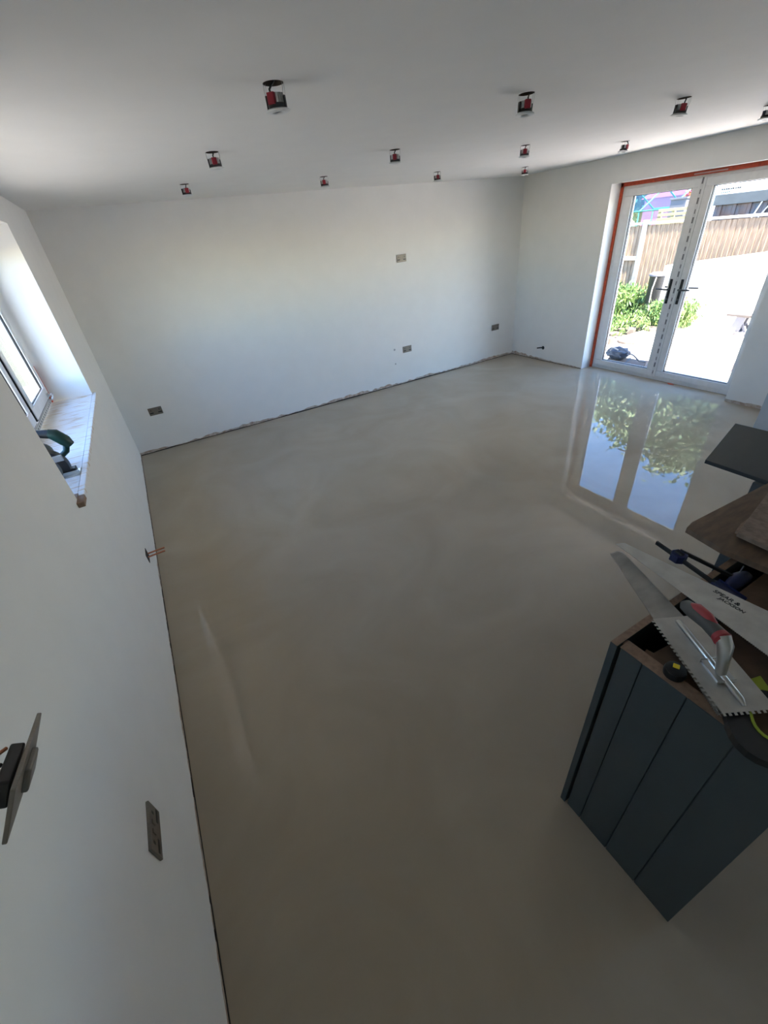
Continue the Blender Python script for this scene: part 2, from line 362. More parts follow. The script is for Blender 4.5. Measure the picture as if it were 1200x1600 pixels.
# patio door, double leaf
dr = bpy.data.objects.new('door_1', None); COL.objects.link(dr); dr['kind'] = 'structure'; dr['_w'] = (6.1, 3.06, 0); dr.location = (6.1, 3.06, 0)
dr['label'] = 'white double patio door with two tall panes'
X0, X1 = W + 0.195, W + 0.265
YO0, YO1, YM = 2.115, 4.028, 3.108
b = MB(); b.box(X0, X1, YO0, YO1, 0.0, .05, .004); b.box(X0, X1, YO0, YO1, 2.065, 2.112, .004)
b.box(X0, X1, YO0, YO0 + .06, .05, 2.07, .004); b.box(X0, X1, YO1 - .06, YO1, .05, 2.07, .004)
b.build('door_frame', m_upvc, dr)
for k, (a, c_) in enumerate(((YO0 + .045, YM - .004), (YM + .004, YO1 - .045))):
    q0, q1 = X0 - .012, X1 - .01; w_ = .10; z0, z1 = .045, 2.085
    s0 = MB().box(q0, q1, a, c_, z0, z0 + .075, .006).box(q0, q1, a, c_, z1 - .075, z1, .006).box(q0, q1, a, a + w_, z0 + .075, z1 - .075, .006).box(q0, q1, c_ - w_, c_, z0 + .075, z1 - .075, .006)
    lf = s0.build('door_leaf', m_upvc, dr)
    ring(q0 + .010, q0 + .046, a + w_ - .001, c_ - w_ + .001, z0 + .074, z1 - .074, .007).build('glazing_gasket', m_gask, lf)  # gasket deepened over the reveal; its black also paints the shade there
    MB().box(q0 + .046, q0 + .052, a + w_ - .01, c_ - w_ + .01, z0 + .065, z1 - .065).build('pane', m_glass, lf)
    yc = 3.052 if k == 0 else 3.178; sg = -1 if k == 0 else 1
    hp = MB().box(q0 - .008, q0 + .0, yc - .015, yc + .015, .90, 1.16, .003).build('handle_plate', m_black, dr)
    lv = MB().tube([(q0 - .005, yc, 1.055), (q0 - .045, yc, 1.055), (q0 - .052, yc + sg * .02, 1.055), (q0 - .05, yc + sg * .13, 1.058)], [.010, .010, .010, .008])
    lv.build('handle_lever', m_grey, hp)
    MB().lathe([(.011, 0), (.011, .004)], (q0 - .008, yc, .95), (-1, 0, 0), 16).build('key_cylinder', m_grey, hp)
    MB().box(q1, q1 + .008, yc - .015, yc + .015, .90, 1.16, .003).tube([(q1, yc, 1.055), (q1 + .05, yc, 1.055), (q1 + .052, yc + sg * .13, 1.058)], .009).build('outer_handle', m_black, dr)
ast = MB().box(X0 - .022, X0 - .011, YM - .028, YM + .038, .045, 2.09, .003).build('meeting_strip', m_upvc, dr)
fm = MB().box(X0 - .0235, X0 - .0219, YM - .010, YM + .020, .055, 2.08).build('protective_film', m_film, ast)
d = MB(); zz = .08; k = 0
while zz < 2.04:
    ln = .055 if k % 2 else .04
    d.box(X0 - .0245, X0 - .0235, YM + (-.003 if k % 2 else .0), YM + (.013 if k % 2 else .010), zz, zz + ln); zz += .085; k += 1
d.build('film_print', m_dash, fm)
# orange sealing tape round the frame
tp = MB().box(X0 - .02, X0 + .02, YO1 - .004, DY1 - .001, 0, DZ - .004); tp.box(X0 - .02, X0 + .02, YO0 + .04, DY1 - .001, 2.110, DZ - .001)
tp.build('sealing_tape', m_orange, dr)
MB().box(X0 - .024, X0 - .019, 2.90, 3.22, 2.120, 2.132).build('tape_offcut', mat('bleached_tape', (.62, .42, .40), .6), dr)
MB().prism([(X0 - .045, 2.80), (X0 - .014, 2.84), (X0 - .014, 2.90), (X0 - .055, 2.87)], .0, .004).build('tape_scrap', m_orange, dr)
# threshold outside
struct(MB().box(X1 - .02, W + .36, YO0 - .03, YO1 + .03, -.10, -.005).build('trim_8', m_conc))

# ------------------------------------------------------------ downlights left hanging below their holes
def make_downlight():
    t = thing('recessed_downlight', '', 'light fitting', (0, 0, 0), 'downlights hanging from the ceiling holes')
    # origin at the ceiling plane
    z = -0.072
    MB().lathe([(.017, .004), (.0195, -.001), (.024, -.003), (.036, -.0025), (.0425, 0), (.0435, .003), (.036, .007), (.031, .008)], (0, 0, z)).build('bezel', m_bezel, t, True)
    MB().lathe([(.0168, 0), (.0168, .002)], (0, 0, z + .0015)).build('lens', m_lens, t, True)
    MB().lathe([(.031, .006), (.031, .024), (.028, .026)], (0, 0, z)).build('collar', m_black, t, True)
    hs = MB()
    for k in range(20):
        a = 2 * math.pi * k / 20; c = (math.cos(a), math.sin(a), 0)
        hs.obox((c[0] * .0195, c[1] * .0195, z + .041), c, (-c[1], c[0], 0), (0, 0, 1), .015, .003, .032)
    hs.lathe([(.021, .025), (.021, .058)], (0, 0, z), n=20)
    hs.build('heat_sink', m_alu, t)
    MB().box(-.016, .010, -.036, -.020, z + .020, z + .058, .002).build('terminal_box', m_red, t)
    cl = MB()
    cl.box(-.035, -.029, -.012, .006, z + .010, z + .054, .001)
    cl.build('spring_bracket', m_black, t)
    MB().box(.029, .034, -.004, .008, z + .01, z + .048, .001).build('spring_bracket', m_black, t)
    for c in t.children:
        if c.name.split('.')[0] in ('heat_sink', 'terminal_box', 'spring_bracket', 'collar'):
            for v in c.data.vertices: v.co.z = z + (v.co.z - z) * .82
    for s_ in (-1, 1):
        w = MB()
        for q in (-.008, .008):
            w.tube([(s_ * .032, q, z + .036), (s_ * .036, q, z + .055), (s_ * .0345, q * .8, .004)], .0008, 6)
        w.build('spring', m_wire, t)
    MB().tube([(-.003, -.028, z + .045), (-.004, -.030, z + .054), (.002, -.022, z + .064), (.008, -.008, .004), (.008, 0, .03)], .0035, 8).build('cable', m_black, t, True)
    return t
proto = make_downlight()
rows = ['nearest row', 'middle row', 'far row']
names = ['first from the left window wall', 'second from the left window wall', 'third from the left window wall', 'closest to the door wall']
rots = [-.8, -.35, -.55, -.3, -.1, -.55, -.65, .3, .15, -.41, -.3, -.75]
tl = [(.05, .0), (-.03, .06), (.04, .10), (0, .05), (.03, -.03), (.02, .03), (-.03, .05), (.03, .1), (.02, 0), (.0, .0), (.05, -.04), (-.02, .04)]
for i, (x, y) in enumerate(LIGHTS):
    lab = 'unfitted white-rimmed downlight dangling from ceiling hole, %s, %s' % (rows[i // 4], names[i % 4])
    o = proto if i == 0 else dup(proto, (0, 0, 0))
    o.location = (x, y, H); o.rotation_euler = (tl[i][0], tl[i][1], rots[i]); o['label'] = lab

# ------------------------------------------------------------ sockets
def make_socket():                                    # faces +x, long side along y
    t = thing('double_socket', '', 'socket', (0, 0, 0), 'brushed metal double sockets on the walls')
    MB().box(0, .009, -.073, .073, -.043, .043, .002).build('face_plate', m_nickel, t)
    for sy in (-1, 1):
        h = MB().box(.0085, .0098, sy * .045 - .004, sy * .045 + .004, .008, .022)
        h.box(.0085, .0098, sy * .045 - .018, sy * .045 - .010, -.020, -.012); h.box(.0085, .0098, sy * .045 + .010, sy * .045 + .018, -.020, -.012)
        h.box(.0085, .0096, sy * .045 - .020, sy * .045 + .020, -.022, -.010)
        h.build('plug_hole', m_black, t)
        MB().box(.0085, .012, sy * .014 - .007, sy * .014 + .007, .004, .026, .0015).build('rocker_switch', m_nickel, t)
    return t
sp = make_socket(); B_ = -math.pi / 2
socks = [((0, .855, .50), 0, 'double socket low on the left wall, closest to the camera'),
         ((.342, L, .472), B_, 'double socket on the back wall beside the left corner'),
         ((3.83, L, 1.634), B_, 'double socket set high on the back wall'),
         ((3.833, L, .486), B_, 'double socket low on the back wall under the high one'),
         ((5.525, L, .492), B_, 'double socket low on the back wall beside the right corner')]
for i, (p, rz, lab) in enumerate(socks):
    o = sp if i == 0 else dup(sp, p, rz)
    o.location = p; o.rotation_euler = (0, 0, rz); o['label'] = 'brushed metal ' + lab
# near socket is proud of the wall: recessed back box edge
# hanging switch plate
t = thing('loose_switch_plate', 'brushed metal plate pulled off the left wall and hanging by wires', 'switch', (0, .63, 1.26))
n_ = Vector((.86, -.10, -.50)).normalized(); y_ = Vector((0, .98, -.19)).normalized(); y_ = (y_ - n_ * y_.dot(n_)).normalized(); z_ = n_.cross(y_)
c0 = Vector((.12, .545, 1.335))
MB().obox(c0, n_, y_, z_, .006, .148, .088, .0015).build('face_plate', m_nickel, t)
MB().obox(c0 + n_ * .006 + y_ * .005, n_, y_, z_, .010, .046, .04, .003).build('rocker_switch', m_nickel, t)
MB().obox(c0 - n_ * .016, n_, y_, z_, .018, .075, .045, .003).build('back_module', m_black, t)
for k, (dy, dz) in enumerate(((.03, .02), (.01, .01), (-.01, .0), (-.03, .015), (.0, -.02))):
    p = c0 - n_ * .028 + y_ * dy + z_ * dz
    MB().tube([p, p - n_ * .014 + y_ * -.02, Vector((.04, .53 + dy * .5, 1.345 + dz * .5)), Vector((-.01, .52 + dy * .4, 1.33 + dz * .4))], .0028, 8).build('wire', m_black if k % 2 else m_copper, t, True)
t = thing('back_box', 'dark recessed metal box behind the hanging switch plate', 'switch box', (0, .59, 1.25))
MB().box(.0, .003, .45, .59, 1.29, 1.36).box(0.0005, .0035, .46, .58, 1.297, 1.353).build('box_mouth', m_dkw, t)

# copper tails on the left wall, cable hole on the right wall
t = thing('copper_pipe_ends', 'two thin copper pipe ends sticking out low on the left wall', 'pipes', (0, 2.86, .22))
MB().box(0, .003, 2.80, 2.90, .195, .262).build('wall_slot', m_dkw, t)
for dy in (-.02, .025):
    MB().tube([(-.01, 2.86 + dy, .22), (.05, 2.86 + dy, .222), (.115, 2.865 + dy, .22)], .006, 10).build('pipe', m_copper, t, True)
t = thing('cable_outlet', 'dark round hole with a cable end low on the door wall', 'cable', (W, 4.80, .19))
MB().lathe([(.026, 0), (.026, .003)], (W, 4.80, .19), (-1, 0, 0), 20).build('hole_rim', m_black, t)
MB().tube([(W + .01, 4.80, .19), (W - .04, 4.82, .195), (W - .07, 4.86, .19)], .009, 10).build('cable', m_black, t, True)

# ------------------------------------------------------------ circular saw on the sill
ZS = WZ0 + .025
t = thing('circular_saw', 'dark green and black cordless circular saw standing on the window sill', 'circular saw', (-.1, 2.45, ZS))
MB().box(-.24, .0, 2.335, 2.43, ZS, ZS + .004, .001).box(-.24, .0, 2.365, 2.37, ZS, ZS + .018).build('base_plate', m_alu, t)
g = MB(); pts = []
for k in range(25):
    a = math.radians(-12 + 204 * k / 24); pts.append((-.125 + .098 * math.cos(a), ZS + .05 + .098 * math.sin(a)))
g.poly3([(x, 2.36, z) for x, z in pts], (0, .05, 0)); g.build('blade_guard', m_black, t)
MB().lathe([(.070, 0), (.071, .0012), (.069, .002)], (-.13, 2.357, ZS + .05), (0, 1, 0), 40).build('saw_blade', m_grey, t)
MB().lathe([(.02, -.012), (.02, 0), (.010, .002)], (-.125, 2.355, ZS + .058), (0, 1, 0), 20).build('arbor_bolt', m_alu, t)
MB().box(-.105, -.03, 2.348, 2.356, ZS + .085, ZS + .115, .002).build('guard_plate', m_alu, t)
MB().lathe([(.040, 0), (.047, .012), (.047, .10), (.038, .12)], (-.13, 2.41, ZS + .10), (0, 1, 0), 24).build('motor_housing', m_green, t, True)
MB().tube([(-.22, 2.43, ZS + .13), (-.215, 2.43, ZS + .19), (-.16, 2.43, ZS + .212), (-.09, 2.43, ZS + .212), (-.04, 2.42, ZS + .20)], [.022, .022, .019, .018, .022], 14).build('handle', m_black, t, True)
MB().tube([(-.05, 2.42, ZS + .207), (-.028, 2.42, ZS + .195), (.0, 2.42, ZS + .155), (.012, 2.42, ZS + .128)], [.020, .028, .028, .020], 14).build('front_grip', m_green, t, True)
MB().tube([(-.002, 2.42, ZS + .14), (-.018, 2.42, ZS + .105), (-.045, 2.41, ZS + .09), (-.08, 2.40, ZS + .09)], [.014, .014, .013, .013], 12).build('handle_bridge', m_green, t, True)
MB().box(-.17, -.09, 2.43, 2.53, ZS + .03, ZS + .075, .006).build('battery', m_black, t)
MB().box(-.10, -.012, 2.375, 2.42, ZS + .004, ZS + .026, .002).build('depth_lock', m_black, t)
# ------------------------------------------------------------ kitchen units at the right
CT = .965
t = thing('island_cabinet', 'blue grey panelled base cabinet without worktop, open at the top', 'cabinet', (1.315, 0, 0))
CX0, CX1, CY0, CY1 = 1.315, 2.28, -.05, .378
b = MB(); ys = [-.05, .07, .18, .29, .350]
for a, c_ in zip(ys, ys[1:]): b.box(CX0, CX0 + .018, a + .0012, c_ - .0012, .003, CT - .002, .0015)
b.box(CX0 + .006, CX0 + .02, -.048, .350, .003, CT - .004)
b.build('panelled_front', m_blue, t)
MB().box(CX0 - .004, CX1, CY1 - .02, CY1, .0, CT - .001, .001).build('end_panel', m_blue, t)
MB().box(CX0 - .003, CX1, CY1 - .0195, CY1 - .0005, CT - .001, CT + .0006).build('raw_edge', m_mdf2, t)
MB().box(CX0 + .02, CX0 + .040, CY0, CY1 - .02, .10, CT - .004).build('side_board', m_mdf, t)
MB().box(CX0 + .002, CX0 + .0385, CY0 + .002, CY1 - .025, CT - .004, CT - .001).build('top_edge', m_mdf2, t)
MB().box(CX0 + .04, CX1, CY0, CY0 + .018, .0, CT - .002).build('back_panel', m_blue, t)
MB().box(CX1 - .018, CX1, CY0 + .018, CY1 - .02, .0, CT - .002).build('side_panel', m_blue, t)
MB().box(CX0 + .04, CX1 - .018, CY0 + .018, CY1 - .02, .08, .098).build('bottom_board', m_mdf, t)
MB().box(CX0 + .04, CX1 - .018, CY1 - .11, CY1 - .092, CT - .12, CT - .03).build('stretcher_rail', m_mdf, t)
# board lying across the cabinet
tag(MB().prism([(1.357, -.03), (1.357, .312), (1.372, .314), (1.374, .296), (1.44, .290), (1.98, .290), (1.98, -.03)], CT - .03, CT - .008, .001).build('fibreboard_sheet', m_mdf), 'brown fibreboard sheet lying in the top of the open cabinet under the trowel', 'board')

# second unit with dark slab
t = thing('base_cabinet', 'dark blue grey cabinet carcass under the dark slab at the right edge', 'cabinet', (2.6, 0, 0))
MB().box(2.585, 2.603, 0, .612, 0, .885, .001).build('side_panel', m_blue, t)
MB().box(2.603, 3.10, .594, .612, 0, .885, .001).build('end_panel', m_blue, t)
MB().box(2.603, 3.10, 0, .018, 0, .885).box(3.082, 3.10, .018, .594, 0, .885).build('back_panel', m_blue, t)
MB().box(2.603, 3.082, .018, .594, .08, .098).build('bottom_board', m_mdf, t)
tag(MB().prism([(2.588, -.05), (2.605, .822), (3.115, .948), (3.15, -.05)], .887, .905, .0015).build('worktop_slab', m_slab), 'dark grey slab lying on the cabinet carcass at the right edge', 'worktop')
# tall unit by the door wall
t = thing('tall_larder_unit', 'tall pale blue grey unit at the right edge beyond the door wall corner', 'cabinet', (5.36, 1.2, 0))
MB().box(5.352, 5.37, .95, 1.606, .0, 2.30, .002).build('door', m_lard, t)
MB().box(5.372, 5.93, .95, 1.60, .0, 2.30).build('body', m_lard, t)

# plywood and boards
tag(MB().box(1.99, 2.2, .12, .16, CT, .986, .001).box(1.99, 2.2, .32, .35, CT, .986, .001).build('timber_packer', m_mdf2), 'pale timber packers holding the plywood off the cabinet', 'wood offcut')
tag(MB().prism([(1.888, .03), (1.868, .30), (1.862, .40), (1.885, .522), (1.93, .530), (2.43, .505), (2.50, .03)], .986, 1.006, .001).build('plywood_board', m_ply), 'brown plywood board with clipped corner lying across the cabinets', 'board')
tag(MB().prism([(1.965, .06), (1.968, .418), (2.02, .428), (2.46, .435), (2.46, .06)], 1.007, 1.019, .001).build('plywood_board', m_mdf2), 'thin offcut board lying between plywood and topmost pale board', 'board')
tag(MB().prism([(1.92, .05), (1.935, .402), (2.30, .470), (2.48, .35), (2.48, .05)], 1.020, 1.036, .001).build('plywood_board', mat('pale_chipboard', (.29, .21, .155), .85, scale=40, col2=(.20, .14, .10), bump=.2)), 'topmost pale spotted chipboard piece at the right edge', 'board')

# ------------------------------------------------------------ hand tools on the cabinet
def blade(t, sp_, te, z0, z1, th, m, teeth=0.0, tsz=.0025):
    # spine polyline sp_, tooth polyline te (2 pts), z rises from tip (z1) to heel (z0)
    te0, te1 = Vector(te[0]), Vector(te[1]); n = int((te1 - te0).length / .005); e = []
    nr = Vector((-(te1 - te0).y, (te1 - te0).x)).normalized()
    if nr.dot(Vector(sp_[0]) - te0) < 0: nr = -nr
    for i in range(n + 1):
        e.append(te0.lerp(te1, i / n)); 
        if i < n: e.append(te0.lerp(te1, (i + .35) / n) + nr * tsz)
    poly = [Vector(p) for p in sp_] + e
    ymin = min(p.y for p in poly); ymax = max(p.y for p in poly)
    return MB().poly3([(p.x, p.y, z0 + (z1 - z0) * (p.y - ymin) / (ymax - ymin)) for p in poly], (0, 0, th)).build('blade', m, t)

# saw with the lime-rimmed handle, under the trowel
t = thing('hand_saw', 'hand saw under the trowel, smeared blade and lime-rimmed black handle', 'hand saw', (1.45, .3, CT), 'hand saws on the cabinet')
blade(t, [(1.449, .10), (1.653, .588), (1.640, .600)], [(1.611, .603), (1.323, .12)], CT + .002, CT + .005, .0012, m_steel2)
hd = MB(); outer = []; 
for k in range(28):
    a = 2 * math.pi * k / 28; outer.append((1.385 + .090 * math.cos(a) * (1 + .12 * math.cos(2 * a)), .045 + .085 * math.sin(a)))
inn = [(1.385 + (x - 1.385) * .55 + .012, .045 + (y - .045) * .55) for x, y in outer]
def annulus(out, inn, z0, z1):
    b = MB(); k = len(out)
    A = [[b.bm.verts.new((p[0], p[1], z)) for p in pl] for pl, z in ((out, z0), (out, z1), (inn, z1), (inn, z0))]
    for r0, r1 in zip(A, A[1:] + A[:1]):
        for i in range(k): b.bm.faces.new((r0[i], r0[(i + 1) % k], r1[(i + 1) % k], r1[i]))
    return b
h_ = annulus(outer, inn, CT - .005, CT + .016).build('handle', m_black, t)
inn2 = [(1.385 + (x - 1.385) * .49 + .0132, .045 + (y - .045) * .49) for x, y in outer]
annulus(inn, inn2, CT - .006, CT + .0175).build('lime_rim', m_lime, h_)
MB().prism([(1.40, .105), (1.475, .085), (1.50, .12), (1.43, .14)], CT + .004, CT + .011, .002).build('blade_clamp', m_lime, t)
for p in ((1.42, .118), (1.37, .115)): MB().lathe([(.008, 0), (.008, .003)], (p[0], p[1], CT + .016), n=14).build('handle_screw', m_alu, h_)

# large saw with print
t = thing('hand_saw', 'large clean hand saw with black lettering pointing over the cabinet edge', 'hand saw', (1.65, .2, CT), 'hand saws on the cabinet')
s1 = blade(t, [(1.705, .10), (1.700, .202), (1.678, .423), (1.664, .592), (1.655, .600)], [(1.636, .607), (1.534, .07)], .998, .998, .0011, m_steel)
mwt = Matrix.Translation((1.662, .320, .9993)) @ Matrix.Rotation(math.radians(-93), 4, 'Z')
text_mesh('SPEAR &', .0185, m_print, t, mwt)
mwt = Matrix.Translation((1.645, .297, .9993)) @ Matrix.Rotation(math.radians(-93), 4, 'Z')
text_mesh('JACKSON', .0150, m_print, t, mwt)
MB().box(1.52, 1.72, -.04, .085, .988, 1.008, .006).build('handle', m_black, t)
MB().tube([(1.66, .05, .975), (1.66, .09, .975)], .010, 10).build('handle_stud', m_grey, t)

# notched trowel
D = Vector((.468, .883, 0)).normalized(); P = Vector((.883, -.468, 0)).normalized(); O = Vector((1.312, .1125, .986)); TL_, TW = .278, .125
t = thing('notched_trowel', 'steel notched trowel with red and grey handle lying over the saws', 'trowel', (1.42, .2, .985))
pl = []
n = 23                                            # long toothed edge
for i in range(n):
    s0 = i / n * TL_; w_ = TL_ / n
    pl += [O + D * s0, O + D * (s0 + w_ * .5) - P * .0, O + D * (s0 + w_ * .42) + P * .0065, O + D * (s0 + w_ * .95) + P * .0065]
pl += [O + D * TL_, O + D * TL_ + P * TW, O + P * TW]
n = 10
q = []
for i in range(n):
    s0 = (n - i) / n * TW; w_ = TW / n
    q += [O + P * (s0 - w_ * .0), O + P * (s0 - w_ * .5), O + P * (s0 - w_ * .42) + D * .0065, O + P * (s0 - w_ * .97) + D * .0065]
pl = pl[:-1] + [O + P * TW] + q[1:]
MB().poly3(pl, (0, 0, .0012)).build('blade', m_steel, t)
mid = O + P * .062
MB().tube([mid + D * .262 + Vector((0, 0, .003)), mid + D * .255 + Vector((0, 0, .009)), mid + D * .03 + Vector((0, 0, .009)), mid + D * .018 + Vector((0, 0, .003))], [.004, .0075, .0075, .004], 10).build('backing_bar', m_alu, t, True)
MB().obox(mid + D * .105 + Vector((0, 0, .006)), D, P, (0, 0, 1), .06, .034, .010, .004).build('mount_foot', m_alu, t, True)
MB().tube([mid + D * .095 + Vector((0, 0, .008)), mid + D * .105 + Vector((0, 0, .045)), mid + D * .118 + Vector((0, 0, .085)), mid + D * .135 + Vector((0, 0, .096))], [.011, .013, .017, .018], 16).build('post', m_alu, t, True)
hz = Vector((0, 0, .092))
hn = MB().tube([mid + D * .128 + hz, mid + D * .14 + hz, mid + D * .18 + hz + Vector((0, 0, -.004)), mid + D * .225 + hz + Vector((0, 0, -.012)), mid + D * .255 + hz + Vector((0, 0, -.020)), mid + D * .268 + hz + Vector((0, 0, -.024))], [.015, .018, .0165, .019, .016, .006], 18).build('handle', m_greygrip, t, True)
MB().tube([mid + D * .124 + hz, mid + D * .130 + hz, mid + D * .143 + hz], [.017, .0205, .018], 18).build('handle_collar', m_redgrip, hn, True)
MB().tube([mid + D * .165 + hz + Vector((0, 0, .006)) + P * .004, mid + D * .19 + hz + Vector((0, 0, .006)) + P * .004, mid + D * .225 + hz + Vector((0, 0, -.001)) + P * .003, mid + D * .25 + hz + Vector((0, 0, -.012))], [.008, .0135, .0145, .007], 14).build('red_inlay', m_redgrip, hn, True)

# tape measure on the front edge
t = thing('tape_measure', 'small rounded black tape measure with yellow square on the cabinet front edge', 'tape measure', (1.352, .235, CT))
MB().lathe([(.018, 0), (.0235, .004), (.025, .014), (.023, .024), (.017, .028)], (1.350, .232, CT - .004), n=28).build('case', m_black, t, True)
MB().obox((1.354, .235, CT + .0245), (.9, .4, 0), (-.4, .9, 0), (0, 0, 1), .013, .014, .003, .001).build('yellow_button', m_yel, t)
# screw by the panel corner
t = thing('clear_jar', 'small clear plastic jar on the board behind the trowel at the right edge', 'jar', (1.53, .085, CT))
MB().lathe([(.017, 0), (.019, .004), (.019, .035), (.014, .042)], (1.545, .093, CT - .008), n=20).build('body', glass_mat('clear_plastic', (.85, .88, .87)), t, True)
tag(MB().lathe([(.003, 0), (.0045, .004), (.004, .016), (.0075, .020)], (1.337, .085, CT - .001), (.5, -.85, .25), 12).build('plastic_plug', m_greybox, smooth=True), 'tiny grey plastic plug on the cabinet edge at the trowel tip', 'wall plug')

# bar clamps
t = thing('bar_clamp', 'black bar clamp with navy jaw sticking out over the cabinet corner', 'clamp', (1.74, .4, CT), 'bar clamps in the open cabinet')
ax = Vector((-.039, -.178, -.002)).normalized(); sd_ = ax.cross(Vector((0, 0, 1))).normalized(); upv = sd_.cross(ax)
c0 = Vector((1.762, .539, .985)); 
MB().obox(c0 + ax * .16, ax, sd_, upv, .33, .0055, .012, .0008).build('bar', m_black, t)
hc = c0 + ax * .078
j = MB(); j.poly3([hc + ax * a + sd_ * b_ - upv * .010 for a, b_ in ((-.018, -.016), (.016, -.020), (.022, .002), (.012, .018), (-.012, .020), (-.022, .004))], upv * .026)
j.build('jaw', m_navy, t)
MB().obox(hc + upv * .018, ax, sd_, upv, .02, .012, .006, .002).build('jaw_pin', m_black, t)
MB().obox(c0 + ax * .245 - upv * .01, ax, sd_, upv, .07, .028, .034, .006).build('trigger_body', m_navy, t, True)
t = thing('bar_clamp', 'navy trigger clamp lying down inside the dark cabinet opening', 'clamp', (1.81, .32, CT - .03), 'bar clamps in the open cabinet')
c1 = Vector((1.775, .470, .990)); c2 = Vector((1.812, .322, .965)); ax = (c2 - c1).normalized(); sd_ = ax.cross(Vector((0, 0, 1))).normalized(); upv = sd_.cross(ax)
MB().obox((c1 + c2) / 2, ax, sd_, upv, (c2 - c1).length + .01, .0055, .011, .0008).build('bar', m_black, t)
MB().tube([(1.765, .322, .945), (1.79, .318, .955), (1.825, .318, .958), (1.86, .316, .95), (1.89, .314, .935)], [.010, .019, .022, .018, .009], 14).build('trigger_body', m_navy, t, True)
MB().tube([(1.80, .317, .945), (1.84, .313, .925), (1.89, .312, .915)], [.012, .012, .010], 12).build('trigger', m_navy, t, True)
MB().lathe([(.011, -.01), (.011, .01)], (1.742, .348, .962), (.3, -.9, .1), 16).build('end_pad', m_grey, t)
MB().tube([(1.845, .330, .95), (1.85, .328, .99), (1.852, .33, 1.0)][:2], .002, 8).build('release_pin', m_grey, t)
tag(MB().tube([(1.558, .318, .945), (1.585, .315, .95), (1.62, .31, .945)], [.006, .012, .010], 12).build('screwdriver_handle', m_navy, smooth=True), 'dark blue tool grip in the gap between trowel handle and large saw', 'tool')
tag(MB().box(1.575, 1.605, .262, .290, CT - .006, CT + .012, .004).build('charger_block', m_black), 'small black block on the board beside the trowel handle', 'block')

# ------------------------------------------------------------ outside
GZ = -0.12
struct(MB().box(-14, 60, -25, 40, GZ - .3, GZ - .05).build('ground', m_soil))
b = MB(); x = W + .3; 
random.seed(3)
while x < 9.9:
    y = -3.0
    while y < 6.6:
        b.box(x + .003, x + .597, y + .003, y + .897, GZ - .06, GZ + random.uniform(-.002, .003), .002) if not (x > 7.9 and y > 4.4) else None
        y += .9
    x += .6
struct(b.build('patio', m_patio))

struct(MB().box(-5.5, -.34, -4, 12, GZ - .08, GZ, .004).build('bounce_paving', mat('grey_bounce_slab', (.24, .225, .195), .9, nz=.2, scale=4)))  # paving added to bounce sunlight in through the left window

# fence: concrete posts, boarded panels with rails
FX = 11.0
def fpoint(y): return FX - 0.0 + (y - 6.8) * 0.0
fence_ys = [9.1, 6.80, 5.72, 3.89, 2.06, .23]
fence = thing('garden_fence', 'weathered board fence with concrete posts and pale capping beyond the patio', 'fence', (FX, 4.3, GZ))
for y in fence_ys: MB().box(FX - .05, FX + .05, y - .05, y + .05, GZ - .1, 1.60, .008).build('post', m_conc, fence)
for i in range(5):
    y0, y1 = fence_ys[i + 1] + .052, fence_ys[i] - .052
    b = MB(); n = int((y1 - y0) / .095); w_ = (y1 - y0) / n
    for k in range(n):
        a = y0 + k * w_; z0 = GZ + .02
        b.poly3([(FX - .012, a, z0), (FX + .004, a, z0), (FX + .012, a + w_ * 1.12, z0), (FX + .004, a + w_ * 1.12, z0)], (0, 0, 1.50 - z0 + random.uniform(-.004, .004)))
    pn = b.build('board_panel', m_fence, fence)
    MB().box(FX - .035, FX + .035, y0, y1, 1.515, 1.56, .004).build('capping', m_rail, pn)
    if i == 0:
        for z in (.22, .84): MB().box(FX - .05, FX - .012, y0, y1, z, z + .085, .004).build('rail', m_rail, pn)
# low white wall
struct(MB().poly3([(10.25, 5.72, GZ - .1), (10.25, 5.72, .82), (10.25, .2, 1.50), (10.25, .2, GZ - .1)], (.16, 0, 0)).build('garden_wall', m_render), 'low white rendered garden wall')

# black bin
t = thing('plastic_bin', 'black plastic garden bin standing against the fence behind the door centre', 'bin', (10.0, 5.62, GZ))
MB().lathe([(.11, 0), (.14, .80), (.15, .82)], (9.98, 5.66, GZ - .02), n=24).build('body', m_black, t, True)
MB().lathe([(.155, 0), (.155, .03), (.10, .06), (.02, .07)], (9.98, 5.66, GZ + .80), n=24).build('lid', m_greybox, t, True)
tag(MB().tube([(9.84, 5.58, GZ), (9.80, 5.60, .2), (9.83, 5.62, .45), (9.86, 5.60, .70)], .012, 8).build('pale_hose', m_rail, smooth=True), 'pale hose hanging down beside the black bin', 'hose')

# weeds
def weed(name, cx, cy, rx, ry, h, n, lab, seed):
    random.seed(seed); b = MB(); pos = []
    for k in range(n // 12):
        x = cx + random.gauss(0, .5) * rx; y = cy + random.gauss(0, .5) * ry; hh = h * random.uniform(.5, 1.0); dx, dy = random.gauss(0, .15), random.gauss(0, .15)
        b.tube([(x, y, GZ - .06), (x + dx * .5, y + dy * .5, GZ + hh * .5), (x + dx, y + dy, GZ + hh)], [.006, .005, .002], 5)
        for j in range(12):
            u = random.uniform(.1, 1); pos.append((x + dx * u + random.gauss(0, .05), y + dy * u + random.gauss(0, .05), GZ + hh * u))
    b.leaves(pos, .06, 4.0, up=1.2); return tag(b.build(name, m_leaf, free=True), lab, 'plant', kind='stuff')
weed('tall_weeds', 10.1, 6.6, .5, .7, .62, 5200, 'bright green weeds in front of the fence seen through the left door', 1)
weed('leafy_weeds', 9.6, 4.95, .35, .4, .48, 3000, 'green leafy weeds growing against the white wall behind the right door', 2)
weed('short_grass', 8.9, 5.85, .8, .7, .20, 1500, 'short yellow green grass between the stones outside the left door', 5)

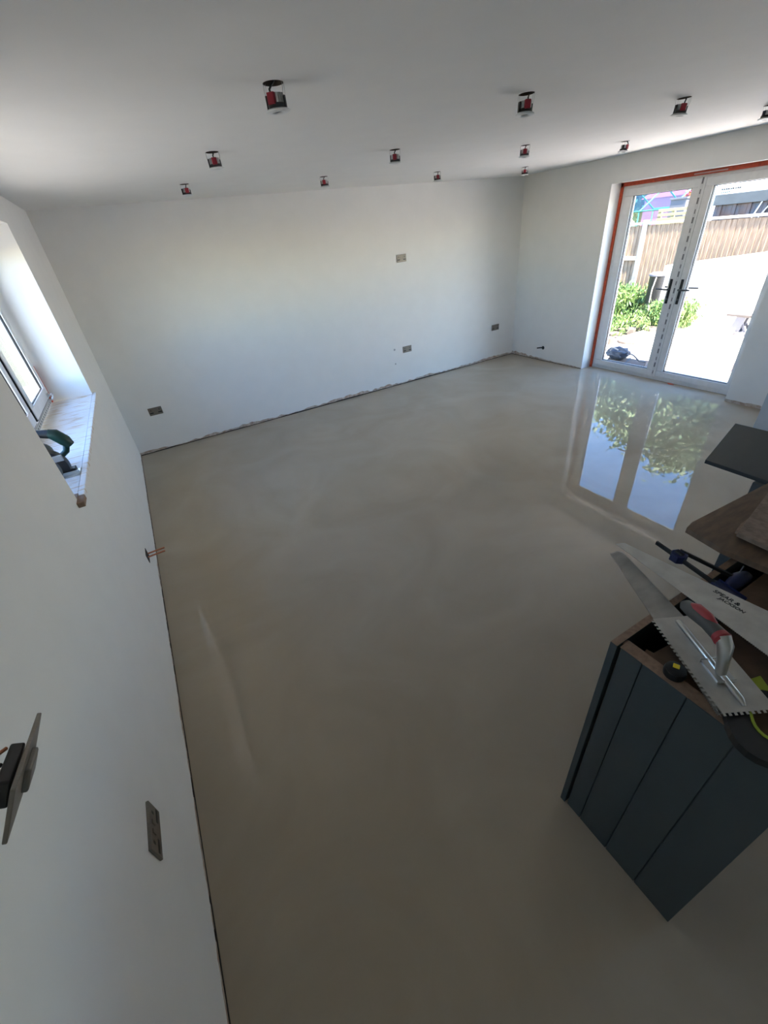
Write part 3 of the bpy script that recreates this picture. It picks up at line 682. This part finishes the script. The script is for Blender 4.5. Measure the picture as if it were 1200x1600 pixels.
# rubble
random.seed(11)
spots = [(9.4, 6.1), (9.27, 5.7), (8.84, 5.26), (8.46, 5.33), (8.79, 5.03), (7.79, 4.97), (8.27, 4.87), (8.93, 4.63), (8.1, 5.25), (8.0, 4.75), (9.0, 5.5), (8.6, 5.7), (8.3, 5.1), (9.1, 4.95)]
for i, (x, y) in enumerate(spots):
    s_ = random.uniform(.09, .20); k = random.randint(5, 7); a0 = random.random() * 6
    pts = [(x + s_ * random.uniform(.7, 1.1) * math.cos(a0 + 6.283 * j / k), y + s_ * random.uniform(.7, 1.1) * math.sin(a0 + 6.283 * j / k)) for j in range(k)]
    bs = GZ - .055 if (x > 7.9 and y > 4.4) else GZ
    tag(MB().prism(pts, bs, bs + random.uniform(.05, .11), .012).build('broken_stone', m_stone), 'piece of broken pale stone lying on the soil outside the left door', 'stone', 'broken stones outside the left door')

# cardboard, bag
t = thing('cardboard_box', 'flattened brown cardboard box just outside the left door leaf', 'cardboard box', (6.7, 3.85, GZ))
MB().prism([(6.42, 3.46), (6.40, 4.02), (6.80, 4.22), (6.88, 3.66)], GZ + .003, GZ + .11, .006).build('body', m_card, t)
MB().poly3([(6.42, 3.44, GZ + .11), (6.60, 3.36, GZ + .04), (6.82, 3.50, GZ + .06), (6.88, 3.66, GZ + .115)], (0, 0, .004)).build('flap', m_card, t)
MB().poly3([(6.46, 3.74, GZ + .112), (6.46, 3.77, GZ + .112), (6.86, 3.93, GZ + .112), (6.86, 3.90, GZ + .112)], (0, 0, .002)).build('parcel_tape', m_bag, t)
t = thing('tool_bag', 'crumpled blue grey bag lying on the cardboard box outside', 'bag', (6.75, 4.05, GZ + .11))
b = MB(); bmesh.ops.create_icosphere(b.bm, subdivisions=4, radius=1.0)
for v in b.bm.verts:
    n1 = noise.noise(v.co * 2.2) * .25 + noise.noise(v.co * 5) * .12; v.co *= 1 + n1
    v.co = Vector((6.70 + v.co.x * .12, 4.03 + v.co.y * .17, GZ + .20 + v.co.z * .085))
b.build('bag_body', m_bag, t, True)
MB().tube([(6.66, 3.90, GZ + .20), (6.60, 3.82, GZ + .26), (6.63, 3.73, GZ + .22), (6.70, 3.68, GZ + .14), (6.76, 3.62, GZ + .125)], .011, 8).build('strap', m_greybox, t, True)
MB().tube([(6.62, 4.10, GZ + .24), (6.58, 4.05, GZ + .30), (6.60, 3.97, GZ + .27)], .010, 8).build('carry_handle', m_rail, t, True)

# leaning sheet, folding stool, stray slab and stick
t = tag(MB().poly3([(8.85, 4.05, GZ + .012), (8.98, 3.62, GZ + .012), (10.15, 3.98, .02), (10.1, 4.42, .02)], (0, 0, .02)).build('white_sheet', m_render), 'white board lying on the patio before the low white wall', 'board')
t = thing('folding_step', 'brown folding step stool standing on the patio behind the right door', 'step stool', (9.5, 3.8, GZ))
MB().box(9.40, 9.60, 3.52, 3.95, .165, .20, .004).build('top', mat('dark_brown_timber', (.05, .04, .035), .7), t)
MB().box(9.38, 9.62, 3.50, 4.0, GZ + .003, GZ + .05, .004).build('base', m_greybox, t)
for sx_ in (9.43, 9.55):
    MB().poly3([(sx_, 3.70, GZ + .05), (sx_, 3.86, GZ + .05), (sx_, 3.80, .165), (sx_, 3.66, .165)], (.02, 0, 0)).build('leg', m_greybox, t)
    MB().poly3([(sx_ + .022, 3.60, GZ + .05), (sx_ + .022, 3.64, GZ + .05), (sx_ + .022, 3.78, .165), (sx_ + .022, 3.74, .165)], (.015, 0, 0)).build('leg', m_greybox, t)
tag(MB().box(7.42, 7.72, 2.78, 3.04, GZ + .004, GZ + .03, .004).build('paving_offcut', mat('pinkish_slab', (.17, .135, .125), .85)), 'pinkish square paving offcut lying on the white patio', 'paving slab')
tag(MB().obox((7.66, 3.30, GZ + .012), (.35, -.6, 0), (.6, .35, 0), (0, 0, 1), .26, .03, .014).build('wood_batten', m_ply), 'thin wooden batten lying on the white patio', 'wood batten')

# beyond the fence
t = thing('greenhouse', 'green framed glass greenhouse beyond the fence, left', 'greenhouse', (14.4, 8.8, GZ))
gx0, gx1, gy0, gy1, ge, gr_ = 14.0, 16.0, 8.15, 9.9, 1.72, 2.25
g = MB(); gm = (gx0 + gx1) / 2
for yy in (gy0, (gy0 + gy1) / 2, gy1):
    for xx in (gx0, gx1): g.tube([(xx, yy, GZ), (xx, yy, ge)], .02, 6)
    g.tube([(gx0, yy, ge), (gm, yy, gr_), (gx1, yy, ge)], .02, 6)
for xx, zz in ((gx0, ge), (gm, gr_), (gx1, ge), (gx0, 1.2)): g.tube([(xx, gy0, zz), (xx, gy1, zz)], .02, 6)
g.build('frame', m_gframe, t)
for k in range(2):
    a = gy0 + k * (gy1 - gy0) / 2; c_ = a + (gy1 - gy0) / 2
    MB().poly3([(gx0, a, ge), (gx0, c_, ge), (gm, c_, gr_), (gm, a, gr_)], (0, 0, .006)).build('roof_pane', m_gg, t)
    MB().box(gx0 + .0, gx0 + .006, a, c_, GZ + .02, ge - .02).build('wall_pane', m_gg, t)
t = thing('pink_playhouse', 'bright pink playhouse wall behind the greenhouse', 'playhouse', (17.2, 10.4, GZ))
MB().box(17.0, 18.2, 9.2, 10.9, GZ - .04, 2.0).build('wall', m_pink, t); MB().poly3([(16.9, 9.1, 2.0), (16.9, 11.0, 2.0), (16.9, 10.05, 2.5)], (1.4, 0, 0)).build('roof', m_pink, t)
t = thing('timber_pallet', 'pale yellow slatted timber pallet propped above the fence top', 'pallet', (12.5, 7.2, GZ))
for k in range(4): MB().box(12.46, 12.48, 6.75, 7.50, 1.42 + k * .09, 1.475 + k * .09, .002).build('slat', m_pallet, t)
for yy in (6.78, 7.12, 7.44): MB().box(12.48, 12.55, yy, yy + .06, GZ - .05, 1.745).build('upright', m_pallet, t)
t = thing('grey_crate', 'grey plastic crate standing on a stack behind the yellow pallet', 'crate', (13.1, 7.35, GZ))
MB().box(12.95, 13.35, 7.17, 7.55, 1.55, 1.93, .01).build('crate', m_greybox, t); MB().box(12.93, 13.37, 7.15, 7.57, 1.90, 1.94, .004).build('lid', m_greybox, t)
MB().box(12.97, 13.33, 7.2, 7.52, GZ - .05, 1.55).build('stand', m_shed, t)
t = thing('garden_shed', 'low grey green shed with rust streaked corrugated front beyond the fence', 'shed', (13.2, 5.2, GZ))
MB().box(13.1, 14.6, 2.4, 6.62, 1.70, 1.90, .004).build('fascia', m_shed, t)
b = MB(); y = 2.4
while y < 6.6:
    b.box(13.16 + (0 if int(round(y * 20)) % 2 else .03), 13.22, y, y + .07, GZ - .05, 1.70); y += .075
b.build('corrugated_front', m_rust, t)
for p, q_ in (((13.12, 5.75, 1.42), (13.12, 5.64, 1.70)), ((13.12, 5.62, 1.42), (13.12, 5.44, 1.70))): MB().tube([p, q_], .012, 6).build('pale_strut', m_render, t)
MB().box(13.07, 13.10, 5.30, 5.46, 1.55, 1.86).build('blue_grey_drainpipe', m_lard, t)
t = thing('caravan', 'white caravan side with small dark lettering showing above the shed', 'caravan', (15.2, 5.6, GZ))
MB().box(14.9, 17.0, 1.8, 7.62, .3, 2.9, .08).build('body', m_render, t)
b = MB()
random.seed(5)
for k in range(9): b.box(14.888, 14.90, 7.42 - k * .052, 7.42 - k * .052 + random.uniform(.025, .04), 1.985, 2.02)
for k in range(5): b.box(14.888, 14.90, 7.42 - k * .045, 7.42 - k * .045 + random.uniform(.02, .03), 1.925, 1.945)
b.build('lettering', m_print, t)
for yy in (3.0, 6.4): MB().lathe([(.32, 0), (.32, .18)], (14.92, yy, GZ + .27), (1, 0, 0), 20).build('wheel', m_black, t)

def tree(name, cx, cy, h, r, n, m, lab, seed, leaf=.14, low=.25):
    random.seed(seed); t = thing(name, lab, 'tree', (cx, cy, GZ - .1), 'trees beyond the fence' if name == 'leafy_tree' else None)
    b = MB(); b.tube([(cx, cy, GZ - .2), (cx + .1, cy, h * .4), (cx, cy + .1, h * .8)], [.16 * h / 7, .12 * h / 7, .03], 8)
    tips = []
    for k in range(16):
        a = random.random() * 6.28; z0 = h * random.uniform(low, .7); rr = r * random.uniform(.5, .9); z1 = z0 + h * random.uniform(.05, .25)
        e_ = (cx + rr * math.cos(a), cy + rr * math.sin(a), z1); b.tube([(cx, cy, z0), ((cx + e_[0]) / 2, (cy + e_[1]) / 2, z0 + (z1 - z0) * .7), e_], [.05 * h / 7, .035 * h / 7, .012], 5); tips.append(e_)
    b.build('trunk', m_bark, t, True)
    for k in range(20):
        a = random.random() * 6.28; u = random.uniform(low, 1); rr = r * math.sqrt(max(.05, 1 - ((u - .55) / .55) ** 2)) * random.uniform(.2, .8); tips.append((cx + rr * math.cos(a), cy + rr * math.sin(a), h * u * .95))
    pos = []
    for i in range(n):
        p = tips[i % len(tips)]; pos.append((p[0] + random.gauss(0, r * .18), p[1] + random.gauss(0, r * .18), p[2] + random.gauss(0, r * .15)))
    MB().leaves(pos, leaf, 1.8).build('foliage', m, t, free=True)
    return t
tree('orange_shrub', 15.6, 8.35, 2.35, .45, 900, m_oleaf, 'orange and red leaved shrub above the grey crate', 3, .06, .55)
tree('leafy_tree', 21.0, 13.6, 7.4, 2.6, 20000, m_tleaf, 'broad green tree far beyond the greenhouse', 21)
tree('leafy_tree', 20.0, 9.6, 8.2, 2.5, 20000, m_tleaf, 'tall green tree standing behind the caravan', 22)
tree('leafy_tree', 19.5, 6.3, 8.8, 2.4, 20000, m_tleaf, 'tallest green tree, beyond the right half of the caravan', 23)
tree('leafy_tree', 24.0, 17.5, 7.0, 2.8, 13000, m_tleaf, 'green tree farthest left behind the pink playhouse', 24)
tree('leafy_tree', 21.0, 2.6, 8.0, 2.6, 6000, m_tleaf, 'green tree farthest right beyond the shed', 25)

for o in bpy.data.objects:
    if '_w' in o: del o['_w']
